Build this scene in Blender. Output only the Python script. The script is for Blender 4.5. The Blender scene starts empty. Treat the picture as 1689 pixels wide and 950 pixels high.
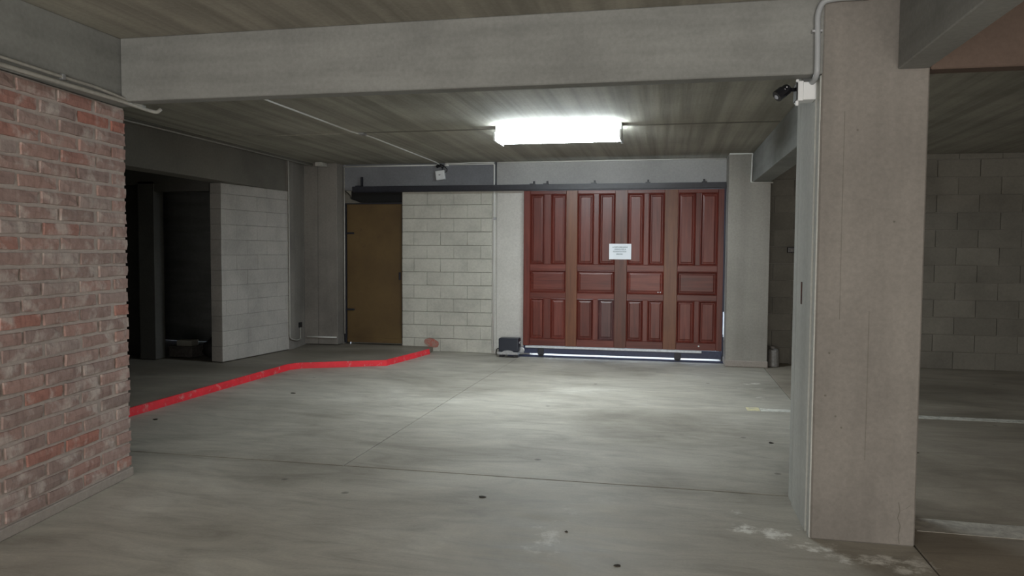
import bpy, bmesh, math, random
from mathutils import Vector, Matrix, noise
random.seed(7)
sc = bpy.context.scene
COL = sc.collection

# ---------------------------------------------------------------- camera
cam_d = bpy.data.cameras.new('camera'); cam = bpy.data.objects.new('camera', cam_d); COL.objects.link(cam)
cam_d.sensor_width = 36; cam_d.lens = 36 * 1232 / 1689; cam_d.clip_start = .05; cam_d.clip_end = 200
R = Matrix(((0.97918978, -0.01592754, 0.20232077), (0.20285009, 0.04604816, -0.97812648), (0.00626265, 0.99881223, 0.04832079)))
cam.matrix_world = Matrix.Translation((0, 0, 1.55)) @ R.to_4x4()
sc.camera = cam

# ---------------------------------------------------------------- world, exposure
w = bpy.data.worlds.new('world'); sc.world = w; w.use_nodes = True
w.node_tree.nodes['Background'].inputs[0].default_value = (.72, .84, 1, 1)
w.node_tree.nodes['Background'].inputs[1].default_value = 5.0
sc.view_settings.view_transform = 'Standard'; sc.view_settings.look = 'None'
sc.view_settings.gamma = 1; sc.view_settings.exposure = 0.0
LAMP_MAIN = 57.0      # opal fluorescent in the bay in view
LAMP_NEAR = 19.0      # the next one of the row, over the camera's bay
LAMP_WARM = 8.0       # weaker warm lamp in the right-hand bay
# added soft fill behind the camera, standing in for daylight; no opening there
ad = bpy.data.lights.new('rear_daylight_fill', 'AREA'); ad.shape = 'RECTANGLE'; ad.size = 4.6; ad.size_y = 1.7
ad.energy = 380; ad.color = (1.0, .95, .88)
ao = bpy.data.objects.new('rear_daylight_fill', ad); COL.objects.link(ao)
ao.location = (0.5, -4.6, .95); ao.rotation_euler = (math.radians(90), 0, 0)

# ---------------------------------------------------------------- materials
def new_mat(name):
    m = bpy.data.materials.new(name); m.use_nodes = True
    nt = m.node_tree; b = nt.nodes['Principled BSDF']
    return m, nt, b
def N(nt, t, **k):
    n = nt.nodes.new(t)
    for a, v in k.items(): setattr(n, a, v)
    return n
def ramp(nt, src, stops):
    r = N(nt, 'ShaderNodeValToRGB'); e = r.color_ramp.elements
    while len(e) < len(stops): e.new(.5)
    for i, (p, c) in enumerate(stops):
        e[i].position = p; e[i].color = (*c, 1) if len(c) == 3 else c
    nt.links.new(src, r.inputs[0]); return r.outputs[0]
def noise_tex(nt, vec, scale, detail=4, rough=.6, stretch=None, dist=0):
    if stretch:
        mp = N(nt, 'ShaderNodeMapping'); mp.inputs['Scale'].default_value = stretch
        nt.links.new(vec, mp.inputs[0]); vec = mp.outputs[0]
    n = N(nt, 'ShaderNodeTexNoise'); n.inputs['Scale'].default_value = scale
    n.inputs['Detail'].default_value = detail; n.inputs['Roughness'].default_value = rough
    n.inputs['Distortion'].default_value = dist
    nt.links.new(vec, n.inputs['Vector']); return n.outputs[0]
def mixc(nt, fac, a, b, mode='MIX'):
    m = N(nt, 'ShaderNodeMix', data_type='RGBA', blend_type=mode)
    for s, v in ((0, fac), (6, a), (7, b)):
        if isinstance(v, (int, float)): m.inputs[s].default_value = v
        elif isinstance(v, tuple): m.inputs[s].default_value = (*v, 1)
        else: nt.links.new(v, m.inputs[s])
    return m.outputs[2]
def math_n(nt, op, a, b=None):
    m = N(nt, 'ShaderNodeMath', operation=op)
    for i, v in enumerate((a, b)):
        if v is None: continue
        if isinstance(v, (int, float)): m.inputs[i].default_value = v
        else: nt.links.new(v, m.inputs[i])
    return m.outputs[0]
def bump(nt, b, h, strength=.3, dist=.01):
    bp = N(nt, 'ShaderNodeBump'); bp.inputs['Strength'].default_value = strength; bp.inputs['Distance'].default_value = dist
    nt.links.new(h, bp.inputs['Height']); nt.links.new(bp.outputs[0], b.inputs['Normal'])
def pos(nt): return N(nt, 'ShaderNodeNewGeometry').outputs['Position']
def objrand(nt): return N(nt, 'ShaderNodeObjectInfo').outputs['Random']

def concrete(name, col, dark=.72, light=1.18, streak=None, streak_amt=.5, rough=.85, scale=1.0, per_obj=0.0, bumps=.25):
    """cast concrete: cloudy tone, pores, optional board streaks along one axis"""
    m, nt, b = new_mat(name); p = pos(nt)
    big = noise_tex(nt, p, .9 * scale, 5, .6)
    c = ramp(nt, big, [(.3, tuple(x * dark for x in col)), (.5, col), (.72, tuple(x * light for x in col))])
    fine = noise_tex(nt, p, 38, 5, .7)
    c = mixc(nt, .55, c, ramp(nt, fine, [(.3, (.78, .78, .78)), (.7, (1.12, 1.12, 1.12))]), 'MULTIPLY')
    hgt = fine
    if streak:
        st = noise_tex(nt, p, 1.0, 3, .55, stretch=streak)
        c = mixc(nt, streak_amt, c, ramp(nt, st, [(.34, (.6, .6, .6)), (.5, (.95, .95, .95)), (.66, (1.25, 1.25, 1.25))]), 'MULTIPLY')
        hgt = math_n(nt, 'ADD', math_n(nt, 'MULTIPLY', st, 2.0), math_n(nt, 'MULTIPLY', fine, .35))
    if per_obj:
        r = objrand(nt)
        c = mixc(nt, 1.0, c, ramp(nt, r, [(0, (1 - per_obj,) * 3), (1, (1 + per_obj,) * 3)]), 'MULTIPLY')
    nt.links.new(c, b.inputs['Base Color']); b.inputs['Roughness'].default_value = rough
    b.inputs['Specular IOR Level'].default_value = .3
    bump(nt, b, hgt, bumps, .006)
    return m

def plain(name, col, rough=.5, metal=0, spec=.5, noisy=0, scale=30):
    m, nt, b = new_mat(name)
    b.inputs['Roughness'].default_value = rough; b.inputs['Metallic'].default_value = metal
    b.inputs['Specular IOR Level'].default_value = spec
    if noisy:
        n = noise_tex(nt, pos(nt), scale, 4)
        nt.links.new(ramp(nt, n, [(.3, tuple(x * (1 - noisy) for x in col)), (.7, tuple(x * (1 + noisy) for x in col))]), b.inputs['Base Color'])
    else: b.inputs['Base Color'].default_value = (*col, 1)
    return m

def emit(name, col, s):
    m, nt, b = new_mat(name)
    b.inputs['Base Color'].default_value = (.9, .9, .9, 1)
    b.inputs['Emission Color'].default_value = (*col, 1); b.inputs['Emission Strength'].default_value = s
    return m

CON = (.30, .285, .255)
M = {}
M['beam'] = concrete('cast concrete beam', (.25, .255, .245), streak=(1.0, 1.0, 9), streak_amt=.3)
M['lintel'] = concrete('smooth grey lintel', (.40, .40, .395), dark=.85, light=1.1, bumps=.15)
M['column'] = concrete('board marked column concrete', (.24, .223, .204), dark=.72, light=1.16, streak=(5, 5, .3), streak_amt=.25)
M['pier_con'] = concrete('pale board marked pier', (.335, .318, .29), dark=.84, light=1.12, streak=(6, 6, .3), streak_amt=.25)
M['fin'] = concrete('pale board mark concrete', (.50, .51, .485), dark=.85, light=1.1, streak=(6, 6, .35), streak_amt=.2)  # paler than the column body, for the strips on its left side
M['fascia'] = concrete('dark fascia concrete', (.17, .16, .14))
M['ceiling'] = concrete('board formed ceiling concrete', (.33, .315, .27), dark=.8, streak=(9, .22, 3), streak_amt=.6, bumps=.6)
M['pier'] = concrete('plastered pier concrete', (.58, .565, .53), dark=.88, light=1.1, bumps=.15)
M['block'] = concrete('painted concrete block', (.50, .49, .44), dark=.80, light=1.12, per_obj=.05, scale=2.5)
M['block_left'] = concrete('pale dusty block', (.44, .42, .395), dark=.82, light=1.12, per_obj=.035, scale=2.5)
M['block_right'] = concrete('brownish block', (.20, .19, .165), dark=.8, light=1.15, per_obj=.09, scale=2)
M['mortar'] = concrete('grey block mortar', (.33, .32, .285))
M['mortar_light'] = concrete('light joint mortar', (.26, .25, .235))
M['brick_mortar'] = concrete('brick mortar', (.47, .40, .365), bumps=.6)
M['plinth'] = concrete('cement plinth', (.36, .32, .29), dark=.85)
M['soffit'] = concrete('dark crack and groove shade', (.16, .15, .13))  # for cracks, pocks, broken mortar and the shade painted in the ceiling groove
M['shade_toned_beam'] = concrete('shade toned brown beam', (.135, .098, .08))  # dim warm light of the right bay put into the beam colour
M['lintel_dark'] = concrete('dark blue grey lintel', (.205, .212, .23), dark=.8, light=1.15, bumps=.15)  # darker, bluer tone for the left stretch of lintel
M['dark_con'] = concrete('dark bay concrete', (.12, .115, .105))  # dark base tone for the left bay walls and the gate jamb
M['void'] = plain('black opening fill', (.02, .02, .02), .95, spec=.1)  # black standing for the unlit opening above the steel door

def floor_mat(name='trowelled concrete floor', k=(.87, .86, .84)):
    m, nt, b = new_mat(name); p = pos(nt)
    big = noise_tex(nt, p, .55, 6, .6, stretch=(1, 1.5, 1), dist=.6)
    c = ramp(nt, big, [(.3, (.31, .29, .25)), (.45, (.44, .415, .365)), (.58, (.53, .505, .45)), (.74, (.66, .64, .585))])
    sm = noise_tex(nt, p, 1.6, 6, .7, stretch=(.9, 3.2, 1), dist=1.2)
    c = mixc(nt, .75, c, ramp(nt, sm, [(.3, (.66, .65, .63)), (.5, (1, 1, 1)), (.7, (1.25, 1.25, 1.23))]), 'MULTIPLY')
    fine = noise_tex(nt, p, 60, 4, .7)
    c = mixc(nt, .5, c, ramp(nt, fine, [(.3, (.85, .85, .85)), (.7, (1.1, 1.1, 1.1))]), 'MULTIPLY')
    c = mixc(nt, 1.0, c, k, 'MULTIPLY')
    # lime stains in the slab near the column foot and a painted lamp reflection streaking the lane
    wob = N(nt, 'ShaderNodeVectorMath', operation='MULTIPLY_ADD')
    wn = N(nt, 'ShaderNodeTexNoise'); wn.inputs['Scale'].default_value = 5; wn.inputs['Detail'].default_value = 6
    nt.links.new(p, wn.inputs['Vector']); nt.links.new(wn.outputs['Color'], wob.inputs[0])
    wob.inputs[1].default_value = (.5, .35, 0); nt.links.new(p, wob.inputs[2])
    tot = None
    for (x, y, rx, ry, a) in [(.52, 4.3, .16, .06, .9), (.62, 4.22, .14, .05, .8), (.42, 4.5, .06, .22, .4), (.82, 4.13, .10, .05, .8), (1.08, 4.02, .2, .06, .9),
                              (1.15, 3.93, .12, .07, .7), (-.6, 4.0, .1, .55, .45), (-.62, 3.5, .22, .3, .3), (.9, 8.9, .35, .06, .5), (1.05, 8.3, .12, .3, .4), (.2, 9.6, .9, .05, .35), (1.0, 9.2, .12, .08, .6)]:
        sub = N(nt, 'ShaderNodeVectorMath', operation='SUBTRACT'); nt.links.new(wob.outputs[0], sub.inputs[0]); sub.inputs[1].default_value = (x + .25, y + .175, 0)
        mul = N(nt, 'ShaderNodeVectorMath', operation='MULTIPLY'); nt.links.new(sub.outputs[0], mul.inputs[0]); mul.inputs[1].default_value = (1 / rx / 1.25, 1 / ry / 1.25, 0)
        ln = N(nt, 'ShaderNodeVectorMath', operation='LENGTH'); nt.links.new(mul.outputs[0], ln.inputs[0])
        mr = N(nt, 'ShaderNodeMapRange'); mr.inputs[1].default_value = 1.5; mr.inputs[2].default_value = .1; mr.inputs[3].default_value = 0; mr.inputs[4].default_value = a
        nt.links.new(ln.outputs['Value'], mr.inputs[0])
        tot = mr.outputs[0] if tot is None else math_n(nt, 'MAXIMUM', tot, mr.outputs[0])
    brk = ramp(nt, noise_tex(nt, p, 9, 6, .75), [(.42, (0, 0, 0)), (.62, (1, 1, 1))])
    f = math_n(nt, 'MULTIPLY', tot, math_n(nt, 'ADD', math_n(nt, 'MULTIPLY', brk, .7), .3))
    fs = ramp(nt, f, [(.22, (0, 0, 0)), (.5, (.7, .7, .7)), (.8, (1, 1, 1))])
    c = mixc(nt, fs, c, (.88, .87, .82))
    # scattered dark oil spots
    vo = N(nt, 'ShaderNodeTexVoronoi'); vo.inputs['Scale'].default_value = 1.7; nt.links.new(p, vo.inputs['Vector'])
    sp = ramp(nt, vo.outputs['Distance'], [(.0, (.25, .25, .25)), (.035, (.55, .55, .55)), (.05, (1, 1, 1))])
    c = mixc(nt, .8, c, sp, 'MULTIPLY')
    nt.links.new(c, b.inputs['Base Color'])
    rr = ramp(nt, sm, [(.3, (.50, .50, .50)), (.7, (.66, .66, .66))]); nt.links.new(rr, b.inputs['Roughness'])
    b.inputs['Specular IOR Level'].default_value = .34
    bump(nt, b, math_n(nt, 'ADD', fine, math_n(nt, 'MULTIPLY', sm, 1.5)), .12, .004)
    return m
M['floor'] = floor_mat()
M['floor_right'] = floor_mat('shade toned right floor', (.72, .675, .635))  # slab tint lowered to carry the dimness of the right bay
M['floor_walk'] = floor_mat('darker walkway concrete', (.50, .475, .45))  # darker tint for the raised walkway
M['joint'] = plain('dirty joint', (.03, .028, .025), .95, noisy=.3)

def brick_mat():
    m, nt, b = new_mat('old pressed brick'); p = pos(nt); r = objrand(nt)
    base = ramp(nt, r, [(0, (.30, .23, .21)), (.18, (.40, .27, .24)), (.36, (.33, .245, .225)), (.52, (.43, .275, .24)), (.7, (.40, .32, .295)), (.88, (.39, .24, .21)), (1, (.43, .19, .15))])
    n1 = noise_tex(nt, p, 7, 5, .6, dist=.2)
    c = mixc(nt, ramp(nt, n1, [(.50, (0, 0, 0)), (.66, (.7, .7, .7))]), base, (.62, .55, .51))     # lime bloom
    n2 = noise_tex(nt, p, 15, 5, .7, stretch=(1, 2.4, .8))
    c = mixc(nt, .75, c, ramp(nt, n2, [(.32, (.66, .64, .64)), (.52, (1, 1, 1)), (.72, (1.1, 1.1, 1.1))]), 'MULTIPLY')
    nt.links.new(c, b.inputs['Base Color']); b.inputs['Roughness'].default_value = .9; b.inputs['Specular IOR Level'].default_value = .2
    bump(nt, b, math_n(nt, 'ADD', n2, noise_tex(nt, p, 60, 4, .8)), .5, .006)
    return m
M['brick'] = brick_mat()

def wood(name, cols, axis, rough=.36):
    m, nt, b = new_mat(name); p = pos(nt); r = objrand(nt)
    st = {'z': (26, 26, 1.6), 'x': (1.6, 26, 26)}[axis]
    off = N(nt, 'ShaderNodeVectorMath', operation='ADD'); nt.links.new(p, off.inputs[0])
    cmb = N(nt, 'ShaderNodeCombineXYZ'); nt.links.new(math_n(nt, 'MULTIPLY', r, 20), cmb.inputs[0]); nt.links.new(math_n(nt, 'MULTIPLY', r, 9), cmb.inputs[2]); nt.links.new(cmb.outputs[0], off.inputs[1])
    g = noise_tex(nt, off.outputs[0], 1.0, 5, .6, stretch=st, dist=.5)
    c = ramp(nt, g, [(.28, cols[0]), (.5, cols[1]), (.74, cols[2])])
    cl = noise_tex(nt, p, 2.2, 3)
    c = mixc(nt, .6, c, ramp(nt, cl, [(.3, (.78, .76, .76)), (.7, (1.15, 1.15, 1.15))]), 'MULTIPLY')
    c = mixc(nt, 1, c, ramp(nt, r, [(0, (.82, .8, .8)), (1, (1.15, 1.15, 1.15))]), 'MULTIPLY')
    nt.links.new(c, b.inputs['Base Color']); b.inputs['Roughness'].default_value = rough
    b.inputs['Specular IOR Level'].default_value = .38
    bump(nt, b, g, .12, .002)
    return m
RW = ((.078, .016, .012), (.118, .025, .018), (.155, .038, .027))
M['wood_v'] = wood('varnished red wood upright', RW, 'z')
M['wood_h'] = wood('varnished red wood rail', RW, 'x')
M['wood_light'] = wood('lighter orange wood', ((.078, .026, .013), (.118, .040, .018), (.155, .058, .026)), 'z')
M['wood_mid'] = wood('mid brown red wood', ((.068, .019, .012), (.10, .028, .017), (.135, .042, .025)), 'z')
M['wood_dark'] = wood('dark violet wood panel', ((.05, .022, .022), (.078, .032, .032), (.10, .045, .042)), 'z')

def metal_door_mat():
    m, nt, b = new_mat('brown painted sheet steel'); p = pos(nt)
    n = noise_tex(nt, p, 1.6, 5, .6)
    c = ramp(nt, n, [(.3, (.085, .050, .018)), (.6, (.125, .078, .028)), (.8, (.15, .095, .04))])
    c = mixc(nt, ramp(nt, noise_tex(nt, p, 7, 5, .7), [(.6, (0, 0, 0)), (.75, (.6, .6, .6))]), c, (.07, .035, .02))
    nt.links.new(c, b.inputs['Base Color']); b.inputs['Roughness'].default_value = .55
    return m
M['door_steel'] = metal_door_mat()
M['black_steel'] = plain('dark painted steel', (.018, .019, .027), .45, noisy=.25)
M['navy_steel'] = plain('blue black steel channel', (.022, .03, .075), .4, noisy=.2)
M['galv'] = plain('galvanised steel', (.42, .43, .45), .4, metal=.55, noisy=.15)
M['rack'] = plain('zinc rack', (.55, .58, .62), .4, metal=.3, noisy=.15)
M['pvc'] = plain('white conduit plastic', (.68, .68, .66), .45)
M['pvc_grey'] = plain('grey conduit plastic', (.36, .38, .40), .42)
M['old_pvc'] = plain('dusty cream conduit', (.40, .39, .36), .6, noisy=.12)
M['box_white'] = plain('white plastic box', (.72, .74, .76), .4)
M['black_plastic'] = plain('black gloss plastic', (.012, .012, .015), .22)
M['motor_black'] = plain('dark blue black cover', (.018, .022, .035), .38)
M['grey_plastic'] = plain('grey plastic', (.20, .19, .18), .6, noisy=.2)
M['paper'] = plain('white paper', (.80, .84, .90), .6)
M['ink'] = plain('printed ink', (.12, .17, .2), .7)
M['glass_dark'] = plain('lens glass', (.3, .32, .36), .08)
M['leaf'] = plain('dark dry scrap', (.035, .03, .025), .9)
M['crate'] = plain('dusty dark box', (.10, .09, .085), .9, noisy=.3)
M['bag'] = plain('dark rubbish sack', (.025, .023, .023), .7)

def painted(name, col, under, th=(.36, .5), rough=.6, scale=11):
    m, nt, b = new_mat(name); p = pos(nt)
    n = noise_tex(nt, p, scale, 7, .75, dist=.5); v = noise_tex(nt, p, 3, 4)
    c = ramp(nt, v, [(.3, tuple(x * .8 for x in col)), (.7, tuple(min(1, x * 1.15) for x in col))])
    c = mixc(nt, ramp(nt, n, [(th[0], (1, 1, 1)), (th[1], (0, 0, 0))]), c, under)
    nt.links.new(c, b.inputs['Base Color']); b.inputs['Roughness'].default_value = rough
    bump(nt, b, n, .3, .004); return m
M['red_paint'] = painted('red kerb paint', (.80, .022, .04), (.62, .28, .27), th=(.33, .45))
M['red_faint'] = painted('faded red overspray', (.42, .06, .045), (.33, .24, .20), th=(.40, .62))
M['line_paint'] = painted('worn white line paint', (.62, .60, .54), (.40, .38, .345), th=(.40, .62), scale=14)
M['line_white'] = painted('white line paint', (.74, .73, .67), (.42, .41, .37), th=(.38, .54), scale=14)
M['line_yellow'] = painted('worn yellow line paint', (.82, .74, .42), (.55, .52, .40), th=(.38, .6), scale=14)

# ---------------------------------------------------------------- mesh helpers
def link(name, me, m, parent=None):
    o = bpy.data.objects.new(name, me); COL.objects.link(o)
    if m is not None and not me.materials: me.materials.append(m)
    if parent is not None: o.parent = parent
    return o
def bm_box(bm, x0, x1, y0, y1, z0, z1):
    vs = [bm.verts.new(c) for c in ((x0,y0,z0),(x1,y0,z0),(x1,y1,z0),(x0,y1,z0),(x0,y0,z1),(x1,y0,z1),(x1,y1,z1),(x0,y1,z1))]
    for f in ((3,2,1,0),(4,5,6,7),(0,1,5,4),(1,2,6,5),(2,3,7,6),(3,0,4,7)): bm.faces.new([vs[i] for i in f])
    return vs
def bm_prism(bm, pts, z0, z1):
    lo = [bm.verts.new((x, y, z0)) for x, y in pts]; hi = [bm.verts.new((x, y, z1)) for x, y in pts]
    n = len(pts)
    bm.faces.new(lo[::-1]); bm.faces.new(hi)
    for i in range(n): bm.faces.new((lo[i], lo[(i+1) % n], hi[(i+1) % n], hi[i]))
def finish(bm, name, bevel=0, seg=1, smooth=False):
    bmesh.ops.recalc_face_normals(bm, faces=bm.faces)
    if bevel:
        bmesh.ops.bevel(bm, geom=list(bm.edges), offset=bevel, segments=seg, affect='EDGES', profile=.5, clamp_overlap=True)
    me = bpy.data.meshes.new(name); bm.to_mesh(me); bm.free()
    if smooth:
        for p in me.polygons: p.use_smooth = True
    return me
def boxes(name, lst, m, parent=None, bevel=0, seg=1):
    bm = bmesh.new()
    for b in lst: bm_box(bm, *b)
    return link(name, finish(bm, name, bevel, seg), m, parent)
def prism(name, pts, z0, z1, m, parent=None, bevel=0):
    bm = bmesh.new(); bm_prism(bm, pts, z0, z1)
    return link(name, finish(bm, name, bevel), m, parent)
def tube(name, pts, r, m, parent=None, sides=10, fillet=0, cap=True):
    P = [Vector(p) for p in pts]
    if fillet:
        Q = [P[0]]
        for i in range(1, len(P) - 1):
            a, b, c = P[i-1], P[i], P[i+1]; d1 = (a - b); d2 = (c - b)
            f = min(fillet, d1.length * .45, d2.length * .45); s = b + d1.normalized() * f; e = b + d2.normalized() * f
            for k in range(6):
                t = k / 5; Q.append(s * (1-t)**2 + b * 2*t*(1-t) + e * t*t)
        Q.append(P[-1]); P = Q
    bm = bmesh.new(); rings = []
    up = None
    for i, p in enumerate(P):
        t = (P[min(i+1, len(P)-1)] - P[max(i-1, 0)]).normalized()
        if up is None: up = t.orthogonal().normalized()
        up = (up - t * up.dot(t)).normalized(); sd = t.cross(up)
        rings.append([bm.verts.new(p + (up * math.cos(a) + sd * math.sin(a)) * r) for a in [2*math.pi*k/sides for k in range(sides)]])
    for a, b in zip(rings, rings[1:]):
        for k in range(sides): bm.faces.new((a[k], a[(k+1) % sides], b[(k+1) % sides], b[k]))
    if cap: bm.faces.new(rings[0][::-1]); bm.faces.new(rings[-1])
    return link(name, finish(bm, name, smooth=True), m, parent)
def lathe(name, prof, loc, m, parent=None, axis=(0,0,1), sides=20):
    ax = Vector(axis).normalized(); q = Vector((0,0,1)).rotation_difference(ax).to_matrix()
    bm = bmesh.new(); rings = []
    for r, z in prof:
        rings.append([bm.verts.new(q @ Vector((r*math.cos(2*math.pi*k/sides), r*math.sin(2*math.pi*k/sides), z)) + Vector(loc)) for k in range(sides)])
    for a, b in zip(rings, rings[1:]):
        for k in range(sides): bm.faces.new((a[k], a[(k+1) % sides], b[(k+1) % sides], b[k]))
    bm.faces.new(rings[0][::-1]); bm.faces.new(rings[-1])
    return link(name, finish(bm, name, smooth=False), m, parent)
def tag(o, label, cat, group=None, kind=None):
    o['label'] = label; o['category'] = cat
    if group: o['group'] = group
    if kind: o['kind'] = kind
    return o
def empty(name, loc, label, cat, group=None, kind=None):
    o = bpy.data.objects.new(name, None); COL.objects.link(o); o.location = loc; o.empty_display_size = .1
    return tag(o, label, cat, group, kind)
def adopt(root):
    """children are modelled in world coordinates: keep them there under a moved empty"""
    bpy.context.view_layer.update()
    inv = root.matrix_world.inverted()
    for c in root.children: c.matrix_parent_inverse = inv
def structure(o, label, cat): return tag(o, label, cat, kind='structure')

# ================================================================ FLOOR
floor = structure(boxes('floor', [(-9, 8, -5, 11.35, -.3, -.012)], M['joint']), 'grey trowelled concrete garage floor in large slabs with dark joints', 'floor')
YJ = 4.972
def slab(pts, m='floor'): return prism('slab', pts, -.2, 0, M[m], floor, bevel=.003)
slab([(-9, -5), (1.312, -5), (1.312, YJ - .006), (-9, YJ - .006)])
slab([(-9, YJ + .006), (-2.272, YJ + .006), (-2.195, 8.2), (-2.10, 11.35), (-9, 11.35)])
slab([(-2.262, YJ + .006), (1.312, YJ + .006), (1.312, 11.35), (-2.096, 11.35), (-2.188, 8.2)])
slab([(1.322, -5), (8, -5), (8, 11.35), (1.322, 11.35)], 'floor_right')
# raised walkway with the red painted kerb edge
EDGE = [(-4.90, 1.0), (-4.865, 6.0), (-4.83, 7.4), (-4.785, 8.86), (-4.70, 9.0), (-3.97, 9.36), (-3.70, 9.50), (-3.57, 10.25), (-3.50, 10.75), (-3.53, 11.06)]
prism('raised_walkway', EDGE + [(-9, 11.06), (-9, 1.0)], 0.0, .075, M['floor_walk'], floor, bevel=.004)

def kerb_mesh():
    # dense, slightly ragged painted lip: up the face and a little over the top
    pts = []
    path = EDGE[:-1] 
    for (a, b) in zip(path, path[1:]):
        A, B = Vector((*a, 0)), Vector((*b, 0)); n = max(1, int((B - A).length / .09))
        for k in range(n): pts.append(A.lerp(B, k / n))
    pts.append(Vector((*path[-1], 0)))
    bm = bmesh.new(); rows = []
    for i, p in enumerate(pts):
        t = (pts[min(i+1, len(pts)-1)] - pts[max(i-1, 0)]).normalized(); out = Vector((t.y, -t.x, 0))
        j = noise.noise(Vector((i * .37, 0, 0))) * .012
        top = .014 + j
        if i > len(pts) - 9: top *= max(.2, (len(pts) - i) / 9)
        rows.append([bm.verts.new(p + out * (.016 + abs(j) * .4)) for _ in (0,)] +
                    [bm.verts.new(p + out * .012 + Vector((0, 0, .045))), bm.verts.new(p + out * .006 + Vector((0, 0, .0775))), bm.verts.new(p - out * top + Vector((0, 0, .0785))), bm.verts.new(p - out * top + Vector((0, 0, .073))), bm.verts.new(p - out * .002 + Vector((0, 0, .0)))])
        rows[-1][0].co.z = .001
    for a, b in zip(rows, rows[1:]):
        for k in range(6): bm.faces.new((a[k], b[k], b[(k+1) % 6], a[(k+1) % 6]))
    bm.faces.new(rows[0]); bm.faces.new(rows[-1][::-1])
    return finish(bm, 'kerb')
tag(link('kerb', kerb_mesh(), M['red_paint']), 'bright red painted kerb edge of the raised walkway on the left', 'kerb')

# painted bay lines (slightly raised paint film)
def line(name, x0, x1, y0, y1, m, label, skew=0.0):
    bm = bmesh.new(); n = 24; a = []; b = []
    for i in range(n + 1):
        t = i / n; x = x0 + (x1 - x0) * t; j = noise.noise(Vector((x * 7, y0, 3))) * .012; j2 = noise.noise(Vector((x * 7, y1, 9))) * .012
        s = skew * t
        a.append(bm.verts.new((x, y0 + j + s, .0016))); b.append(bm.verts.new((x, y1 + j2 + s, .0016)))
    for i in range(n): bm.faces.new((a[i], a[i+1], b[i+1], b[i]))
    ext = bmesh.ops.extrude_face_region(bm, geom=list(bm.faces))
    for v in [g for g in ext['geom'] if isinstance(g, bmesh.types.BMVert)]: v.co.z = .0002
    return tag(link(name, finish(bm, name), m), label, 'line')
pl = line('parking_line', .93, 3.9, 7.62, 7.76, M['line_white'], 'long worn white bay line running behind the big column toward the right wall', skew=.02)
line('parking_line', .80, .925, 7.63, 7.79, M['line_yellow'], 'short yellowed tip of the bay line left of the big column')
line('parking_line', 1.40, 4.6, 4.50, 4.72, M['line_paint'], 'faded pale bay line on the floor right of the column foot', skew=-.08)

# ================================================================ CEILING
ceil = structure(boxes('ceiling', [(-9, 8, -5, 8.06, 2.9, 3.1), (-9, 8, 8.15, 11.35, 2.9, 3.1), (-9, 1.2, 8.06, 8.15, 2.908, 3.1), (1.2, 8, 8.06, 8.15, 2.9, 3.1)], M['ceiling']),
                 'low board marked concrete ceiling with one cross groove', 'ceiling')
boxes('groove_shade_strip', [(-3.45, 1.11, 8.062, 8.148, 2.9025, 2.908)], M['soffit'], ceil)  # dark plate that paints shade inside the ceiling groove
# beams
bt = structure(boxes('ceiling_beam', [(-3.45, .793, 4.24, 4.355, 2.5, 2.9)], M['beam'], bevel=.006), 'long pale concrete beam crossing the picture from the brick wall to the big column', 'beam')
structure(boxes('ceiling_beam', [(1.115, 1.345, 4.953, 10.545, 2.505, 2.9)], M['beam'], bevel=.006), 'concrete beam running from the big column back to the pier beside the gate', 'beam')
structure(boxes('ceiling_beam', [(1.155, 1.306, -5, 4.237, 2.505, 2.897)], M['beam'], bevel=.006), 'concrete beam above the camera side of the big column', 'beam')
structure(boxes('ceiling_beam', [(-3.75, -3.455, -5, 4.41, 2.497, 2.9)], M['beam'], bevel=.004), 'concrete beam resting along the top of the brick wall', 'beam')

structure(boxes('ceiling_beam', [(1.313, 7.9, 4.24, 4.355, 2.5, 2.9)], M['shade_toned_beam'], bevel=.006), 'dark brownish stretch of cross beam at the top right corner', 'beam')
# big column with the formwork fins on its left side
colm = structure(boxes('concrete_column', [(.788, 1.31, 4.24, 4.95, 0, 2.9)], M['column'], bevel=.008), 'massive rough concrete column in the right foreground', 'column')
fins = [(.781, .80, 4.255, 4.32, 0, 2.497), (.776, .80, 4.345, 4.80, 0.0, 2.497), (.781, .80, 4.835, 4.948, 0, 2.9)]
for f in fins: boxes('board_mark', [f], M['fin'], colm, bevel=.004)
boxes('plaster_patch', [(1.305, 1.322, 4.50, 4.62, 1.0, 1.245)], M['plinth'], colm, bevel=.004)
boxes('slot', [(.7745, .785, 4.60, 4.64, 1.255, 1.385)], M['black_plastic'], colm)

for name, path, wd in (('crack', [(1.225, .235), (1.232, .19), (1.222, .15), (1.236, .11), (1.228, .05), (1.234, .012)], .0022),
                       ('crack', [(1.236, .19), (1.262, .205), (1.285, .225)], .0015),
                       ('seam', [(1.052, 1.25), (1.053, .9), (1.051, .45)], .0016),
                       ('seam', [(.905, 2.3), (.904, 1.7), (.906, 1.2)], .0014)):
    bm = bmesh.new(); prev = None
    for x, z in path:
        cur = (bm.verts.new((x - wd, 4.2392, z)), bm.verts.new((x + wd, 4.2392, z)))
        if prev: bm.faces.new((prev[0], prev[1], cur[1], cur[0]))
        prev = cur
    link(name, finish(bm, name), M['soffit'], colm)
for x, z in ((.86, 1.02), (.845, .79), (.90, .68), (1.16, 1.72), (.97, 2.2), (.93, .62)):
    lathe('pock_mark', [(.006, 0), (.004, .001)], (x, 4.2395, z), M['soffit'], colm, axis=(0, -1, 0), sides=7)

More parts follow.
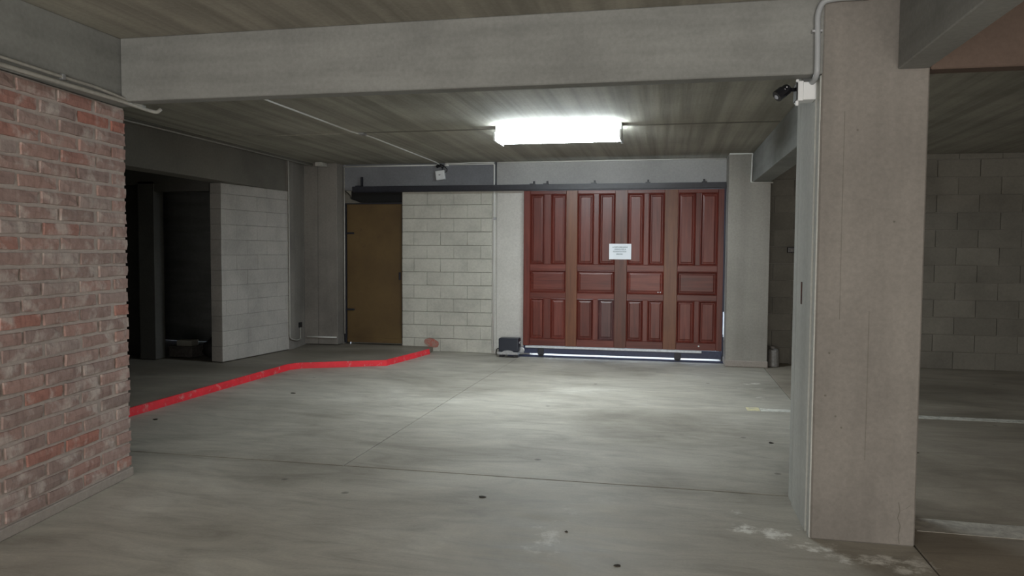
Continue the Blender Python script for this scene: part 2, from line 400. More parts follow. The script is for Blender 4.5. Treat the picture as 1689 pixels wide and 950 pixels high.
# ================================================================ BACK WALL
bw = structure(boxes('wall_back', [(-4.03, -2.53, 11.062, 11.3, 0, 2.5), (-5.7, -5.01, 11.06, 11.3, .0, 2.9), (-5.01, -4.03, 11.31, 11.6, 0, 2.9), (-5.01, -4.03, 11.14, 11.31, 2.3, 2.5),
                (1.345, 8, 11.062, 11.3, 0, 3.0)], M['mortar']), 'back wall of pale concrete blocks, cast lintel and pier around the door and gate', 'wall')
boxes('lintel', [(-5.01, -2.55, 11.045, 11.3, 2.5, 2.9)], M['lintel_dark'], bw, bevel=.004)
boxes('lintel', [(-2.525, .82, 11.02, 11.3, 2.5, 2.9), (-2.0, .80, 11.04, 11.3, 2.39, 2.5)], M['lintel'], bw, bevel=.004)
boxes('pier', [(-2.525, -2.0, 11.035, 11.3, 0, 2.5)], M['pier'], bw, bevel=.006)
boxes('gate_jamb', [(.772, .90, 10.93, 11.3, .72, 2.5), (.772, .90, 10.93, 11.3, 0, .36)], M['dark_con'], bw)
bm = bmesh.new()   # broken corner of mortar over the door
vs = [(-5.01, 2.30), (-4.72, 2.30), (-4.80, 2.33), (-4.90, 2.365), (-4.93, 2.43), (-4.97, 2.47), (-5.01, 2.5)]
lo = [bm.verts.new((x, 11.07, z)) for x, z in vs]; hi = [bm.verts.new((x, 11.25, z)) for x, z in vs]
bm.faces.new(lo); bm.faces.new(hi[::-1])
for i in range(len(vs)): bm.faces.new((lo[i], hi[i], hi[(i+1) % len(vs)], lo[(i+1) % len(vs)]))
link('broken_mortar', finish(bm, 'broken_mortar'), M['soffit'], bw)

_blk = {}
def block_mesh(L, H, D, var, m, bev=.006, rag=.004):
    key = (round(L, 3), round(H, 3), round(D, 3), var, m.name)
    if key not in _blk:
        bm = bmesh.new(); bm_box(bm, 0, L, 0, D, 0, H)
        rr = random.Random(var * 31 + 5)
        bmesh.ops.recalc_face_normals(bm, faces=bm.faces)
        bmesh.ops.bevel(bm, geom=list(bm.edges), offset=bev, segments=1, affect='EDGES', clamp_overlap=True)
        for v in bm.verts: v.co += Vector((rr.uniform(-1, 1), rr.uniform(-.5, .5), rr.uniform(-1, 1))) * rag
        me = bpy.data.meshes.new('block'); bm.to_mesh(me); bm.free(); me.materials.append(m); _blk[key] = me
    return _blk[key]
def course_wall(parent, x0, x1, y, z0, z1, L, H, joint, depth, m, shift0=0, xf=None, jv=.002, name='block', first_h=None, rag=.004, jit=.004):
    """running bond of single blocks whose faces stand at y; xf maps (x) to world"""
    z = z0; row = 0
    while z < z1 - .02:
        h = first_h if (row == 0 and first_h) else H
        h = min(h, z1 - z)
        x = x0 - ((row * .5 + shift0) % 1.0) * L
        while x < x1 - .005:
            a, b = max(x, x0), min(x + L, x1)
            if b - a > .05:
                me = block_mesh(b - a - jv, h - joint, depth, random.randrange(5), m, bev=.0035, rag=rag)
                o = bpy.data.objects.new(name, me); COL.objects.link(o); o.parent = parent
                mt = Matrix.Translation((a + jv/2, y + random.uniform(-jit, jit), z + joint/2))
                o.matrix_local = (xf @ mt) if xf else mt
            x += L
        z += h; row += 1
course_wall(bw, -4.03, -2.60, 11.04, .09 if False else .0, 2.465, .427, .2055, .006, .15, M['block'], shift0=.55, rag=.002)
boxes('edge_plaster', [(-2.598, -2.53, 11.05, 11.2, 0, 2.5)], M['pier'], bw)
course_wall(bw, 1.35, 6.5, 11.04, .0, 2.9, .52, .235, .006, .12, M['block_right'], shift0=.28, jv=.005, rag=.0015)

# pier beside the gate
pr = structure(boxes('concrete_pier', [(.805, 1.352, 10.55, 11.06, .075, 2.9)], M['pier_con'], bevel=.006), 'board marked concrete pier at the right end of the wooden gate', 'column')
boxes('plinth', [(.797, 1.362, 10.53, 11.03, 0, .09)], M['plinth'], pr, bevel=.01)

# ================================================================ LEFT SIDE
wl = structure(boxes('wall_left', [(-5.78, -5.5, 4.4, 10.13, 2.42, 2.9), (-5.5, -5.40, 4.36, 10.8, 2.865, 2.9)], M['fascia'], bevel=.004), 'shaded left wall of the walkway with concrete beam over blockwork', 'wall')
prism('corner_pier', [(-5.475, 10.14), (-5.475, 10.30), (-5.56, 10.83), (-5.95, 10.83), (-5.95, 10.14)], .07, 2.9, M['column'], wl)
boxes('corner_pier', [(-5.60, -5.337, 10.81, 11.1, .085, 2.9)], M['column'], wl, bevel=.005)
boxes('corner_pier', [(-5.333, -5.01, 10.815, 11.1, .085, 2.9)], M['column'], wl, bevel=.005)
# angled block wall from the doorway jamb to the corner
a = Vector((-5.665, 8.745, 0)); bvec = Vector((-5.47, 10.14, 0)) - a
ang = math.atan2(bvec.y, bvec.x); Lw = bvec.length
xf = Matrix.Translation(a) @ Matrix.Rotation(ang, 4, 'Z')     # local x along the wall, local -y faces the lane (right)
core = boxes('mortar_core', [(.004, Lw, .005, .165, .085, 2.42)], M['mortar_light'], wl); core.matrix_local = xf
course_wall(wl, 0, Lw, 0, .085, 2.42, .42, .2, .0035, .178, M['block_left'], shift0=.3, xf=xf, jv=.0015, rag=.0012, jit=.0015)
# wall across the end of the left bay, with the dark doorway
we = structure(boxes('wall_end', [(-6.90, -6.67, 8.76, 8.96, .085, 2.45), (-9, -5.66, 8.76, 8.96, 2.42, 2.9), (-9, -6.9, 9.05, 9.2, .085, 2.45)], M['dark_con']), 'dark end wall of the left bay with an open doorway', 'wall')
iw = structure(boxes('wall_inner', [(-6.36, -5.66, 9.55, 9.7, .07, 2.4), (-9, -5.66, 10.7, 10.8, .085, 2.9), (-5.78, -5.74, 8.96, 9.6, .07, 2.9)], M['beam']), 'blackened wall seen inside the dark doorway', 'wall')
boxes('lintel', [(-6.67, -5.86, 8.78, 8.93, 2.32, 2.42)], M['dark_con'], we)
# outer enclosure
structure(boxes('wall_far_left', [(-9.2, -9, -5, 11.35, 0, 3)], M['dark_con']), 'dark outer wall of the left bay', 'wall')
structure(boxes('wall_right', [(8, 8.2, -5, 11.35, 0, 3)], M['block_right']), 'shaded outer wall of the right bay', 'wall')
structure(boxes('wall_behind', [(-9, 8, -5.2, -5, 0, 3)], M['mortar']), 'plain wall behind the camera', 'wall')

# brick wall: every brick its own object
bk_u = Vector((.12, -1, 0)).normalized()            # runs toward the camera
bk0 = Vector((-3.574, 4.425, 0))
nrm = Vector((1, .12, 0)).normalized()
# local frame: x along bk_u, -y = outward normal
bxf = Matrix(((bk_u.x, -nrm.x, 0, bk0.x), (bk_u.y, -nrm.y, 0, bk0.y), (0, 0, 1, 0), (0, 0, 0, 1)))
brw = structure(boxes('brick_wall', [(.006, 9.0, .009, .30, 0, 2.49)], M['brick_mortar']), 'rustic red brick wall at the left edge of the picture', 'wall')
brw.matrix_world = bxf
boxes('plinth', [(-.012, 9.0, -.012, .28, 0, .062)], M['plinth'], brw, bevel=.006)
def brick_mesh(L, H, D, var):
    rr = random.Random(var)
    bm = bmesh.new(); nx, nz = 4, 2
    def jit(s): return rr.uniform(-s, s)
    grid = []
    for j in range(nz + 1):
        row = []
        for i in range(nx + 1):
            edge = i in (0, nx) or j in (0, nz)
            x = L * i / nx; z = H * j / nz
            if i == 0: x += .004 + jit(.004)
            if i == nx: x -= .004 + jit(.004)
            if j == 0: z += .003 + jit(.0035)
            if j == nz: z -= .003 + jit(.0035)
            row.append(bm.verts.new((x, (0 if edge else -.006) + jit(.003), z)))
        grid.append(row)
    for j in range(nz):
        for i in range(nx): bm.faces.new((grid[j][i], grid[j][i+1], grid[j+1][i+1], grid[j+1][i]))
    ring = [grid[0][i] for i in range(nx+1)] + [grid[j][nx] for j in range(1, nz+1)] + [grid[nz][i] for i in range(nx-1, -1, -1)] + [grid[j][0] for j in range(nz-1, 0, -1)]
    back = []
    for v in ring:
        x = min(max(v.co.x + (v.co.x - L/2) * .03, 0), L); z = min(max(v.co.z + (v.co.z - H/2) * .08, 0), H)
        back.append(bm.verts.new((x, .012, z)))
    n = len(ring)
    for i in range(n): bm.faces.new((ring[i], ring[(i+1) % n], back[(i+1) % n], back[i]))
    b2 = [bm.verts.new((v.co.x, D, v.co.z)) for v in back]
    for i in range(n): bm.faces.new((back[i], back[(i+1) % n], b2[(i+1) % n], b2[i]))
    bm.faces.new(b2)
    me = finish(bm, 'brick'); me.materials.append(M['brick']); return me
PB, HB, J = .3255, .0866, .017
JV = .024
full = [brick_mesh(PB - JV, HB - J, .10, 100 + i) for i in range(10)]
half = [brick_mesh(PB/2 - JV * .8, HB - J, .10, 200 + i) for i in range(6)]
for r in range(28):
    z = .064 + r * HB; x = 0.0; k = 0
    off = random.uniform(-.012, .012)
    first = True
    while x < 2.45:
        if first and r % 2 == 0: me = random.choice(half); L = PB / 2
        else: me = random.choice(full); L = PB
        o = bpy.data.objects.new('brick', me); COL.objects.link(o); o.parent = brw
        o.matrix_local = Matrix.Translation((x + JV/2 * (0 if first else 1) + (0 if first else off), random.uniform(-.004, .004), z + J/2 + random.uniform(-.002, .002))) @ Matrix.Rotation(random.uniform(-.006, .006), 4, 'Y')
        first = False; x += L

# ================================================================ DOOR (brown steel)
dr = structure(boxes('door_1', [(-4.975, -4.05, 11.10, 11.13, .10, 2.285)], M['door_steel'], bevel=.004), 'brown sheet steel door between the corner pier and the pale block wall', 'door')
boxes('door_frame', [(-5.01, -4.975, 11.08, 11.2, .088, 2.30), (-4.05, -4.03, 11.075, 11.2, .088, 2.30), (-4.975, -4.05, 11.08, 11.2, 2.285, 2.305)], M['black_steel'], dr)
boxes('bottom_strip', [(-4.97, -4.055, 11.09, 11.1, .10, .17)], M['door_steel'], dr)
for z in (.62, 1.83):
    boxes('hinge', [(-5.005, -4.85, 11.075, 11.1, z - .014, z + .014)], M['black_steel'], dr, bevel=.004)
boxes('handle', [(-4.10, -4.075, 11.07, 11.1, 1.10, 1.22)], M['black_steel'], dr, bevel=.004)

# ================================================================ GATE
gate = empty('sliding_gate', (-.64, 10.86, .02), 'large red-brown varnished wooden sliding gate with raised panels', 'gate')
YF = 10.84
GX = [-2.07, -1.974, -1.761, -1.662, -1.442, -1.278, -1.04, -.969, -.734, -.56, -.328, -.26, -.039, .146, .389, .455, .695, .775]
ZT, ZB = 2.445, .17
Z = dict(t1=2.395, t0=1.372, m1=1.285, m0=.955, b1=.872, b0=.275)
def gp(name, x0, x1, z0, z1, m, y0=YF, y1=YF + .045, bev=.004):
    return boxes(name, [(x0, x1, y0, y1, z0, z1)], m, gate, bevel=bev)
gp('backing_board', -2.06, .77, .18, 2.44, M['wood_dark'], YF + .034, YF + .05, 0)
stile_m = [M['wood_v'], M['wood_light'], M['wood_mid'], M['wood_light'], M['wood_v']]
stiles = [(GX[0], GX[1]), (GX[4], GX[5]), (GX[8], GX[9]), (GX[12], GX[13]), (GX[16], GX[17])]
for (x0, x1), mm in zip(stiles, stile_m): gp('stile', x0, x1, ZB, ZT, mm, YF - .006)
bays = [(1, 2, 3, 4), (5, 6, 7, 8), (9, 10, 11, 12), (13, 14, 15, 16)]
def raised_panel(x0, x1, z0, z1, m):
    """moulded surround sloping in, then a fielded panel"""
    bm = bmesh.new()
    levels = [(0, YF + .001), (.010, YF - .003), (.020, YF + .010), (.028, YF + .017), (.034, YF + .017), (.052, YF + .011)]
    rings = [[bm.verts.new((x, y, z)) for x, z in ((x0+i, z0+i), (x1-i, z0+i), (x1-i, z1-i), (x0+i, z1-i))] for i, y in levels]
    for a_, b_ in zip(rings, rings[1:]):
        for k in range(4): bm.faces.new((a_[k], a_[(k+1) % 4], b_[(k+1) % 4], b_[k]))
    bm.faces.new(rings[-1])
    bk = [bm.verts.new((x, YF + .036, z)) for x, z in ((x0, z0), (x1, z0), (x1, z1), (x0, z1))]
    for k in range(4): bm.faces.new((rings[0][(k+1) % 4], rings[0][k], bk[k], bk[(k+1) % 4]))
    bm.faces.new(bk[::-1])
    return link('panel', finish(bm, 'panel'), m, gate)
for bi, (a0, a1, a2, a3) in enumerate(bays):
    x0, x1, x2, x3 = GX[a0], GX[a1], GX[a2], GX[a3]
    for (z0, z1) in ((Z['t1'], ZT), (Z['m1'], Z['t0']), (Z['b1'], Z['m0']), (ZB, Z['b0'])): gp('rail', x0, x3, z0, z1, M['wood_h'])
    for (z0, z1) in ((Z['t0'], Z['t1']), (Z['b0'], Z['b1'])):
        gp('mullion', x1, x2, z0, z1, M['wood_v'])
        for j, (p0, p1) in enumerate(((x0, x1), (x2, x3))):
            dk = (bi == 1 and j == 1 and z0 < 1)
            q = raised_panel(p0, p1, z0, z1, M['wood_dark'] if dk else (M['wood_v']))
            if dk: q['label'] = 'dark violet-brown lower panel'
    raised_panel(x0, x3, Z['m0'], Z['m1'], M['wood_h'])
# steel underframe, rack, wheels, right-hand edge strip
gp('bottom_channel', -2.06, .772, .055, .166, M['navy_steel'], YF - .01, YF + .05)
rk = gp('rack_strip', -2.03, .50, .137, .168, M['rack'], YF - .03, YF + .01, .002)
gp('edge_strip', .775, .787, .10, 2.45, M['navy_steel'], YF, YF + .04, 0)
for x in (-1.80, .17):
    bkt = gp('wheel_bracket', x - .045, x + .045, .035, .13, M['black_steel'], YF - .018, YF + .058, .003)
    lathe('wheel', [(.016, 0), (.046, .002), (.046, .010), (.036, .014), (.036, .026), (.046, .03), (.046, .038), (.016, .04)], (x, YF + .0, .046 + .012), M['black_steel'], bkt, axis=(0, 1, 0), sides=18)
for x in (.075, .108): lathe('hole_light_disc', [(.009, 0), (.009, .006), (.005, .008)], (x - .22 + .03, YF + .017, .985), M['rack'], gate, axis=(0, -1, 0), sides=10)  # pale discs standing in for daylight through two small holes
lathe('hole_light_dot', [(.012, 0), (.012, .006), (.006, .008)], (.46, YF + .001, .232), M['rack'], gate, axis=(0, -1, 0), sides=10)  # pale dot standing in for a speck of daylight through the gate
adopt(gate)

# guide track on top and floor rail below
gt = tag(boxes('guide_track', [(-4.76, .795, 10.855, 10.90, 2.452, 2.462), (-4.76, .795, 10.90, 10.91, 2.452, 2.535), (-4.76, .795, 10.82, 10.91, 2.528, 2.538), (-4.76, .795, 10.815, 10.825, 2.462, 2.538)], M['black_steel']),
         'long dark steel guide track above the gate and pale block wall', 'track')
for i, x in enumerate((-4.68, -1.95, -1.75, -1.05, -.28, .5)):
    bl = boxes('bracket', [(x - .035, x + .035, 10.83, 11.03, 2.538, 2.552), (x - .012, x + .012, 10.98, 11.03, 2.55, 2.60 if i else 2.70)], M['black_steel'], gt)
gr = tag(boxes('floor_rail', [(-2.30, .80, 10.82, 10.92, 0.0005, .006), (-2.30, .80, 10.862, 10.878, .006, .026)], M['navy_steel']), 'dark steel floor rail under the wooden gate', 'rail')

# black box painting in the dark opening over the steel door
tag(boxes('dark_opening_fill', [(-4.90, -4.035, 11.095, 11.136, 2.31, 2.495)], M['void'], bevel=.01), 'black box standing in for the dark opening above the brown steel door', 'box')

# ================================================================ GATE MOTOR
mo = empty('gate_motor', (-2.245, 10.78, 0), 'black gate motor on a grey base at the left foot of the gate', 'motor')
boxes('cover', [(-2.40, -2.10, 10.64, 10.83, .085, .285)], M['motor_black'], mo, bevel=.018, seg=3)
boxes('base', [(-2.415, -2.105, 10.625, 10.84, .045, .085)], M['galv'], mo, bevel=.006)
bm = bmesh.new(); 
prof = [( .085*math.cos(t), .03*math.sin(t)) for t in [math.pi*k/10 for k in range(11)]]
lo = [bm.verts.new((-2.255+x, 10.622, .08+z)) for x, z in prof]; hi = [bm.verts.new((-2.255+x, 10.64, .08+z)) for x, z in prof]
bm.faces.new(lo); bm.faces.new(hi[::-1])
for i in range(11): bm.faces.new((lo[i], hi[i], hi[(i+1) % 11], lo[(i+1) % 11]))
link('badge', finish(bm, 'badge'), M['galv'], mo)
for fx in (-2.40, -2.18): boxes('foot', [(fx, fx + .06, 10.70, 10.83, 0, .045)], M['black_steel'], mo)
lathe('pinion', [(.03, 0), (.045, .004), (.045, .022), (.03, .026)], (-2.085, 10.80, .10), M['galv'], mo, axis=(0, 1, 0), sides=16)
tube('cable', [(-2.41, 10.8, .12), (-2.47, 10.85, .10), (-2.50, 10.93, .03), (-2.52, 11.02, .012)], .008, M['black_plastic'], mo, fillet=.03)
boxes('limit_switch', [(-2.118, -2.092, 10.72, 10.80, .20, .235)], M['galv'], mo, bevel=.003)
adopt(mo)

# ================================================================ NOTICE
nt_ = empty('paper_notice', (-.658, 10.832, 1.451), 'white paper notice with four printed lines taped on the gate', 'notice')
bm = bmesh.new(); n = 6; ring = []
for j in range(3):
    ring.append([bm.verts.new((-.815 + .314 * i / n, 10.8325 - .0015 * math.sin(i * 1.1 + j), 1.451 + .225 * j / 2)) for i in range(n + 1)])
for j in range(2):
    for i in range(n): bm.faces.new((ring[j][i], ring[j][i+1], ring[j+1][i+1], ring[j+1][i]))
e = bmesh.ops.extrude_face_region(bm, geom=list(bm.faces))
for v in [g for g in e['geom'] if isinstance(g, bmesh.types.BMVert)]: v.co.y -= .001
link('sheet', finish(bm, 'sheet'), M['paper'], nt_)
def text_mesh(s, size, width=None):
    c = bpy.data.curves.new('t', 'FONT'); c.body = s; c.size = size; c.align_x = 'CENTER'; c.extrude = .0003; c.offset = size * .012
    o = bpy.data.objects.new('t', c); COL.objects.link(o); bpy.context.view_layer.update()
    me = bpy.data.meshes.new_from_object(o.evaluated_get(bpy.context.evaluated_depsgraph_get()))
    bpy.data.objects.remove(o); bpy.data.curves.remove(c)
    if width:
        xs = [v.co.x for v in me.vertices]; k = width / (max(xs) - min(xs))
        for v in me.vertices: v.co.x *= k
    return me
for s, z, wd, dx in (('LA PUERTA DEBE QUEDAR', 1.618, .215, 0), ('CERRADA POR LA', 1.587, .165, .001), ('SEGURIDAD DE TODOS', 1.555, .19, -.005), ('GRACIAS', 1.519, .092, -.008)):
    t = link('printed_line', text_mesh(s, .026, wd), M['ink'], nt_)
    t.matrix_local = Matrix.Translation((-.66 + dx, 10.8285, z)) @ Matrix.Rotation(math.radians(90), 4, 'X')
adopt_keep = [c for c in nt_.children]
bpy.context.view_layer.update(); inv = nt_.matrix_world.inverted()
for c in adopt_keep: c.matrix_parent_inverse = inv

# ================================================================ LIGHT FIXTURES
def fixture(cx, cy, zt, L, W, m, label, gap=.03):
    r = empty('ceiling_lamp', (cx, cy, zt), label, 'lamp')
    boxes('housing', [(cx - L/2 - .02, cx + L/2 + .02, cy - W*.3, cy + W*.3, zt - gap, zt - .0005)], M['box_white'], r, bevel=.004)
    bm = bmesh.new(); prof = [(-W/2, 0), (-W/2, -.04), (-W*.38, -.075), (-W*.2, -.09), (W*.2, -.09), (W*.38, -.075), (W/2, -.04), (W/2, 0)]
    rg = [[bm.verts.new((x, cy + y, zt - gap + z)) for y, z in prof] for x in (cx - L/2, cx + L/2)]
    for k in range(8): bm.faces.new((rg[0][k], rg[0][(k+1) % 8], rg[1][(k+1) % 8], rg[1][k]))
    bm.faces.new(rg[0][::-1]); bm.faces.new(rg[1])
    link('diffuser', finish(bm, 'diffuser'), m, r)
    boxes('end_cap', [(cx - L/2 - .022, cx - L/2 - .001, cy - W*.52, cy + W*.52, zt - gap - .095, zt - gap)], M['box_white'], r, bevel=.003)
    boxes('end_cap', [(cx + L/2 + .001, cx + L/2 + .022, cy - W*.52, cy + W*.52, zt - gap - .095, zt - gap)], M['box_white'], r, bevel=.003)
    adopt(r); return r
fixture(-1.15, 8.0, 2.9, 1.30, .42, emit('cool tube light', (.86, .96, 1.0), LAMP_MAIN), 'glaring cool white fluorescent lamp on the ceiling in front of the gate', gap=.08)
fixture(-.55, .4, 2.9, 1.25, .22, emit('cool tube light near', (.88, .96, 1.0), LAMP_NEAR), 'cool white fluorescent lamp above the camera, next in the row')
fixture(3.2, 2.0, 2.9, .5, .2, emit('warm lamp light', (1.0, .66, .46), LAMP_WARM), 'warm lamp on the ceiling of the right bay')

# ================================================================ CONDUITS AND BOXES
def conduit(label, pts, r, m, fillet=.04, clips=(), name='conduit', group=None):
    o = tube(name, pts, r, m, None, fillet=fillet); tag(o, label, 'conduit', group)
    for (c, half) in clips:
        boxes('clip', [(c[0]-half[0], c[0]+half[0], c[1]-half[1], c[1]+half[1], c[2]-half[2], c[2]+half[2])], M['galv'], o, bevel=.001)
    return o
# right column conduit, box, camera
jb = empty('junction_box', (.737, 4.38, 2.44), 'white square junction box on the corner of the big column', 'box')
boxes('body', [(.690, .7785, 4.335, 4.44, 2.385, 2.482)], M['box_white'], jb, bevel=.005, seg=2)
boxes('lid', [(.683, .712, 4.330, 4.445, 2.380, 2.487)], M['box_white'], jb, bevel=.003)
boxes('lid', [(.676, .683, 4.335, 4.44, 2.388, 2.478)], M['black_plastic'], jb)
for z, d in ((2.370, .012), (2.497, -.0)):
    boxes('latch', [(.674, .688, 4.335, 4.352, z - .015, z + .012 if z < 2.4 else z)], M['box_white'], jb, bevel=.002)
adopt(jb)
conduit('thick grey conduit bending down the column corner into the junction box', [(.755, 4.345, 2.478), (.755, 4.25, 2.476), (.757, 4.214, 2.50), (.757, 4.212, 2.58), (.752, 4.212, 2.80), (.775, 4.212, 2.868), (.85, 4.212, 2.878), (1.0, 4.212, 2.876)], .0155, M['pvc_grey'], fillet=.05,
        clips=[((.752, 4.222, 2.715), (.026, .018, .006))])
cmr = empty('security_camera', (.655, 4.39, 2.44), 'small black security camera mounted left of the junction box', 'camera')
tube('arm', [(.676, 4.39, 2.452), (.648, 4.39, 2.452), (.625, 4.385, 2.452)], .011, M['black_plastic'], cmr)
dirv = Vector((-.68, -.25, -.55)).normalized()
lathe('body', [(.016, -.012), (.026, -.004), (.029, .006), (.029, .058), (.026, .062)], Vector((.637, 4.385, 2.458)), M['black_plastic'], cmr, axis=dirv, sides=20)
lathe('sunshield', [(.030, .030), (.0325, .032), (.0325, .078), (.030, .080)], Vector((.637, 4.385, 2.460)), M['black_plastic'], cmr, axis=dirv, sides=20)
lathe('lens', [(.012, .0), (.014, .004), (.008, .010)], Vector((.637, 4.385, 2.458)) + dirv * .078, M['glass_dark'], cmr, axis=dirv, sides=14)
for d in (.012, .026): lathe('screw', [(.0035, 0), (.0035, .003)], Vector((.637, 4.385, 2.458)) + dirv * d + Vector((.0, -.030, .012 - d*.3)), M['galv'], cmr, axis=(0, -1, 0), sides=8)
adopt(cmr)
# conduits over the brick wall
conduit('thick white conduit lying along the top edge of the brick wall', [(-3.30, 2.0, 2.512), (-3.425, 3.35, 2.512), (-3.415, 4.2, 2.494), (-3.405, 4.44, 2.478), (-3.385, 4.50, 2.474), (-3.37, 4.52, 2.50)], .0125, M['old_pvc'], fillet=.03)
conduit('thinner grey conduit clipped to the beam above the brick wall', [(-3.442, 2.0, 2.560), (-3.442, 3.35, 2.556), (-3.442, 3.75, 2.545), (-3.442, 4.02, 2.542), (-3.415, 4.30, 2.505), (-3.40, 4.40, 2.492)], .0095, M['old_pvc'], fillet=.05,
        clips=[((-3.444, 3.76, 2.545), (.012, .012, .016))])
# ceiling and back wall conduits
conduit('pale thin conduit crossing the ceiling toward the back junction box', [(-3.54, 4.40, 2.892), (-3.52, 6.6, 2.892), (-3.50, 8.0, 2.892), (-3.43, 8.3, 2.892), (-3.43, 10.85, 2.892), (-3.41, 11.0, 2.87)], .0085, M['pvc'], fillet=.1,
        clips=[((-3.44, 8.12, 2.889), (.03, .05, .011))])
conduit('thin conduit under the ceiling edge of the left walkway', [(-5.39, 4.40, 2.858), (-5.39, 10.75, 2.858)], .009, M['old_pvc'])
conduit('white conduit along the top of the lintel left of the junction box', [(-3.46, 11.03, 2.868), (-5.0, 11.03, 2.868)], .010, M['pvc'])
conduit('dim conduit down the corner pier left of the brown door', [(-4.985, 11.028, 2.85), (-4.985, 11.028, .24)], .010, M['old_pvc'])
conduit('white conduit from the junction box down between block wall and pier', [(-3.33, 11.03, 2.872), (-2.575, 11.028, 2.872), (-2.563, 11.024, 2.85), (-2.563, 11.022, .03)], .0115, M['pvc'], fillet=.03,
        clips=[((-2.553, 11.02, 2.05), (.02, .016, .022))])
conduit('second slightly sagging white cable above the lintel', [(-3.33, 11.0, 2.888), (-3.1, 11.0, 2.884), (-2.95, 11.0, 2.892), (-2.575, 11.0, 2.890), (-2.56, 11.0, 2.889)], .008, M['pvc'])
conduit('white conduit along the ceiling over the wooden gate', [(-2.50, 11.003, 2.888), (.80, 11.003, 2.888)], .010, M['pvc'])
conduit('white conduit stepping around the head of the gate pier', [(.81, 10.538, 2.889), (1.105, 10.538, 2.889), (1.095, 10.538, 2.507), (1.375, 10.538, 2.497)], .010, M['pvc'], fillet=.01)
conduit('dim conduit down the left corner by the pale block wall', [(-5.455, 10.125, 2.88), (-5.45, 10.125, 2.40), (-5.45, 10.125, .25), (-5.45, 10.30, .20), (-5.46, 10.50, .20)], .010, M['old_pvc'], fillet=.06)
conduit('pale conduit lying low across the foot of the corner pier', [(-5.52, 10.79, .20), (-5.02, 10.795, .20)], .011, M['pvc'])
wb = tag(boxes('wall_socket', [(-5.515, -5.485, 10.50, 10.58, .37, .45)], M['black_plastic'], bevel=.006), 'small black socket low on the left corner pier', 'socket')
boxes('cable_tail', [(-5.50, -5.49, 10.53, 10.54, .20, .37)], M['old_pvc'], wb)
tag(boxes('ceiling_box', [(-5.28, -5.16, 10.62, 10.80, 2.84, 2.899)], M['old_pvc'], bevel=.006), 'small dusty box under the ceiling at the left corner pier', 'box')
jb2 = empty('junction_box', (-3.40, 10.98, 2.70), 'tilted white junction box hanging from the lintel', 'box')
def tilted(name, x0, x1, y0, y1, z0, z1, m, bev):
    o = boxes(name, [(x0, x1, y0, y1, z0, z1)], m, jb2, bevel=bev)
    return o
tilted('body', -3.462, -3.318, 10.945, 11.01, 2.635, 2.775, M['box_white'], .006)
tilted('cover', -3.452, -3.328, 10.935, 10.946, 2.645, 2.765, M['box_white'], .003)
tilted('slot', -3.408, -3.38, 10.932, 10.936, 2.703, 2.711, M['black_plastic'], 0)
adopt(jb2)
# tilt about its hanging point
jb2.rotation_euler = (0, math.radians(-7), 0)
sp = empty('cable_splice', (-3.40, 11.0, 2.80), 'black bundle of taped cables above the tilted junction box', 'cable')
tube('tape_wrap', [(-3.46, 11.0, 2.84), (-3.40, 10.99, 2.86), (-3.35, 11.0, 2.835)], .024, M['black_plastic'], sp, fillet=.02)
tube('cable', [(-3.40, 10.99, 2.85), (-3.36, 10.985, 2.82), (-3.37, 10.985, 2.78)], .009, M['black_plastic'], sp, fillet=.02)
tube('cable', [(-3.35, 11.0, 2.85), (-3.29, 10.99, 2.80), (-3.30, 10.99, 2.76), (-3.33, 10.985, 2.75)], .006, M['black_plastic'], sp, fillet=.02)
tube('connector', [(-3.33, 11.0, 2.862), (-3.27, 11.0, 2.862)], .018, M['pvc'], sp)
adopt(sp)

# right recess: socket on the wall and a bollard-like drum
ws = empty('wall_socket', (1.70, 11.02, 1.60), 'small dark wall fitting in the shaded recess right of the gate pier', 'socket')
boxes('plate', [(1.645, 1.765, 11.0, 11.045, 1.56, 1.64)], M['black_plastic'], ws, bevel=.008)
boxes('switch', [(1.685, 1.725, 10.992, 11.0, 1.58, 1.615)], M['grey_plastic'], ws, bevel=.002)
adopt(ws)
dm = empty('canister', (1.455, 10.70, 0), 'grey canister standing on the floor right of the gate pier', 'canister')
lathe('body', [(.062, 0), (.075, .008), (.075, .21), (.066, .235), (.036, .25)], (1.455, 10.70, .001), M['grey_plastic'], dm)
lathe('cap', [(.03, 0), (.03, .03), (.022, .036)], (1.44, 10.70, .25), M['grey_plastic'], dm, sides=14)
adopt(dm)
# contents of dark doorway
cr = empty('crate', (-6.45, 9.05, .088), 'dark low box on the floor just inside the doorway', 'box')
boxes('body', [(-6.63, -6.28, 8.98, 9.25, .088, .22)], M['crate'], cr, bevel=.005)
boxes('lid', [(-6.64, -6.27, 8.97, 9.26, .22, .24)], M['crate'], cr, bevel=.004)
adopt(cr)
tag(boxes('concrete_block', [(-6.53, -6.30, 9.0, 9.16, .2415, .32)], M['mortar'], bevel=.006), 'grey block resting on the dark low box in the doorway', 'block')
bm = bmesh.new(); bmesh.ops.create_icosphere(bm, subdivisions=3, radius=1)
for v in bm.verts:
    nn = noise.noise(v.co * 2.2) * .18; z = v.co.z
    v.co = Vector((v.co.x * (.19 + nn * .2), v.co.y * (.15 + nn * .2), max(0, (z + .62)) * .17 * (1 + nn)))
    v.co += Vector((-6.05, 9.2, .089))
sk = tag(link('rubbish_sack', finish(bm, 'sack', smooth=True), M['bag']), 'black slumped sack inside the doorway beside the low box', 'sack')

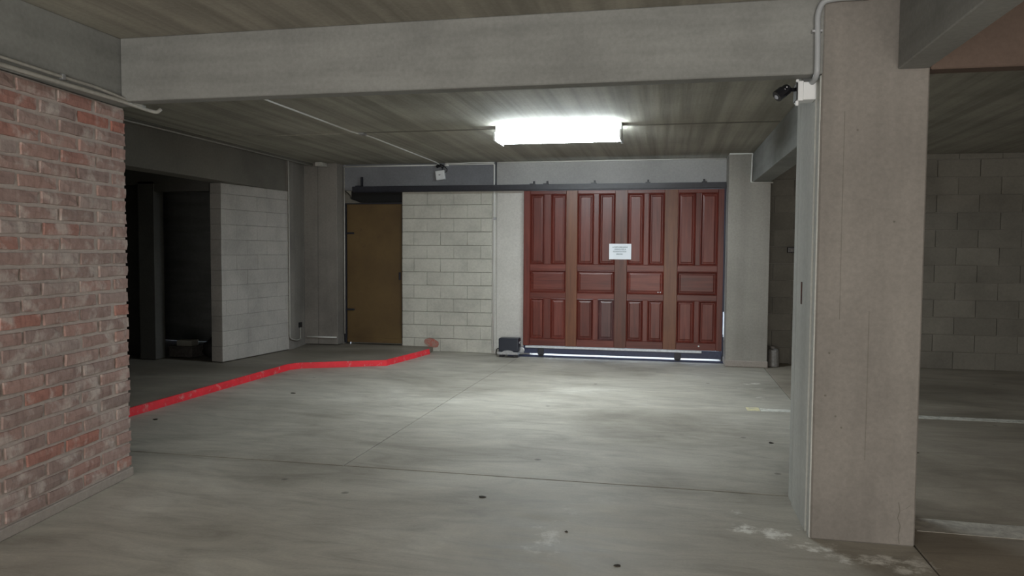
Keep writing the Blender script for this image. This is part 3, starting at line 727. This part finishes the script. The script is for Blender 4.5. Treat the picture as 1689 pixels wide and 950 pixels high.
# faded red overspray at the foot of the block wall
bm = bmesh.new(); cpts = []
for k in range(22):
    t = 2 * math.pi * k / 22; rr = 1 + .25 * noise.noise(Vector((math.cos(t) * 2, math.sin(t) * 2, 4)))
    cpts.append((-3.55 + .115 * rr * math.cos(t) + .03 * math.sin(t) * -1, .135 + .075 * rr * math.sin(t)))
lo = [bm.verts.new((x, 11.026, z)) for x, z in cpts]; hi = [bm.verts.new((x, 11.034, z)) for x, z in cpts]
bm.faces.new(lo); bm.faces.new(hi[::-1])
for i in range(22): bm.faces.new((lo[i], hi[i], hi[(i+1) % 22], lo[(i+1) % 22]))
link('paint_smear', finish(bm, 'paint_smear'), M['red_faint'], bw)

# scraps on the floor
scr = [((-1.12, 4.52), .026, 'small dark scrap on the floor below the cross joint, left of centre'),
       ((-.215, 3.66), .022, 'dark scrap at the bottom edge of the picture, near the middle'),
       ((.78, 3.52), .018, 'dark scrap at the bottom edge of the picture below the column foot'),
       ((-.52, 4.05), .011, 'tiny dark pebble in the pale painted lamp streak of the lane'),
       ((.86, 6.35), .028, 'dark scrap on the floor left of the big column, behind the cross joint'),
       ((-4.55, 5.95), .026, 'dark scrap next to the near end of the red kerb'),
       ((-3.95, 7.4), .028, 'dark scrap beside the middle of the red kerb'),
       ((1.93, 6.3), .03, 'dark scrap on the right bay floor behind the column')]
for k, ((x, y), s, lab) in enumerate(scr):
    bm = bmesh.new(); rr = random.Random(k); n = 7
    ring = [bm.verts.new((s * math.cos(2*math.pi*i/n) * rr.uniform(.6, 1.2), s * .7 * math.sin(2*math.pi*i/n) * rr.uniform(.6, 1.2), .001 + rr.uniform(0, .006))) for i in range(n)]
    low = [bm.verts.new((v.co.x * .9, v.co.y * .9, 0)) for v in ring]
    top = bm.verts.new((0, 0, .009))
    for i in range(n):
        bm.faces.new((ring[i], ring[(i+1) % n], top)); bm.faces.new((low[i], low[(i+1) % n], ring[(i+1) % n], ring[i]))
    bm.faces.new(low[::-1])
    o = link('floor_scrap', finish(bm, 'scrap'), M['leaf']); o.location = (x, y, .0005); tag(o, lab, 'debris', 'small dark scraps on the floor')

# ================================================================ OUTSIDE
structure(boxes('pavement_outside', [(-12, 12, 11.3, 32, -.25, -.005)], plain('sunny pavement', (.62, .63, .64), .8, noisy=.06)), 'bright pavement outside, glimpsed under the gate', 'ground')
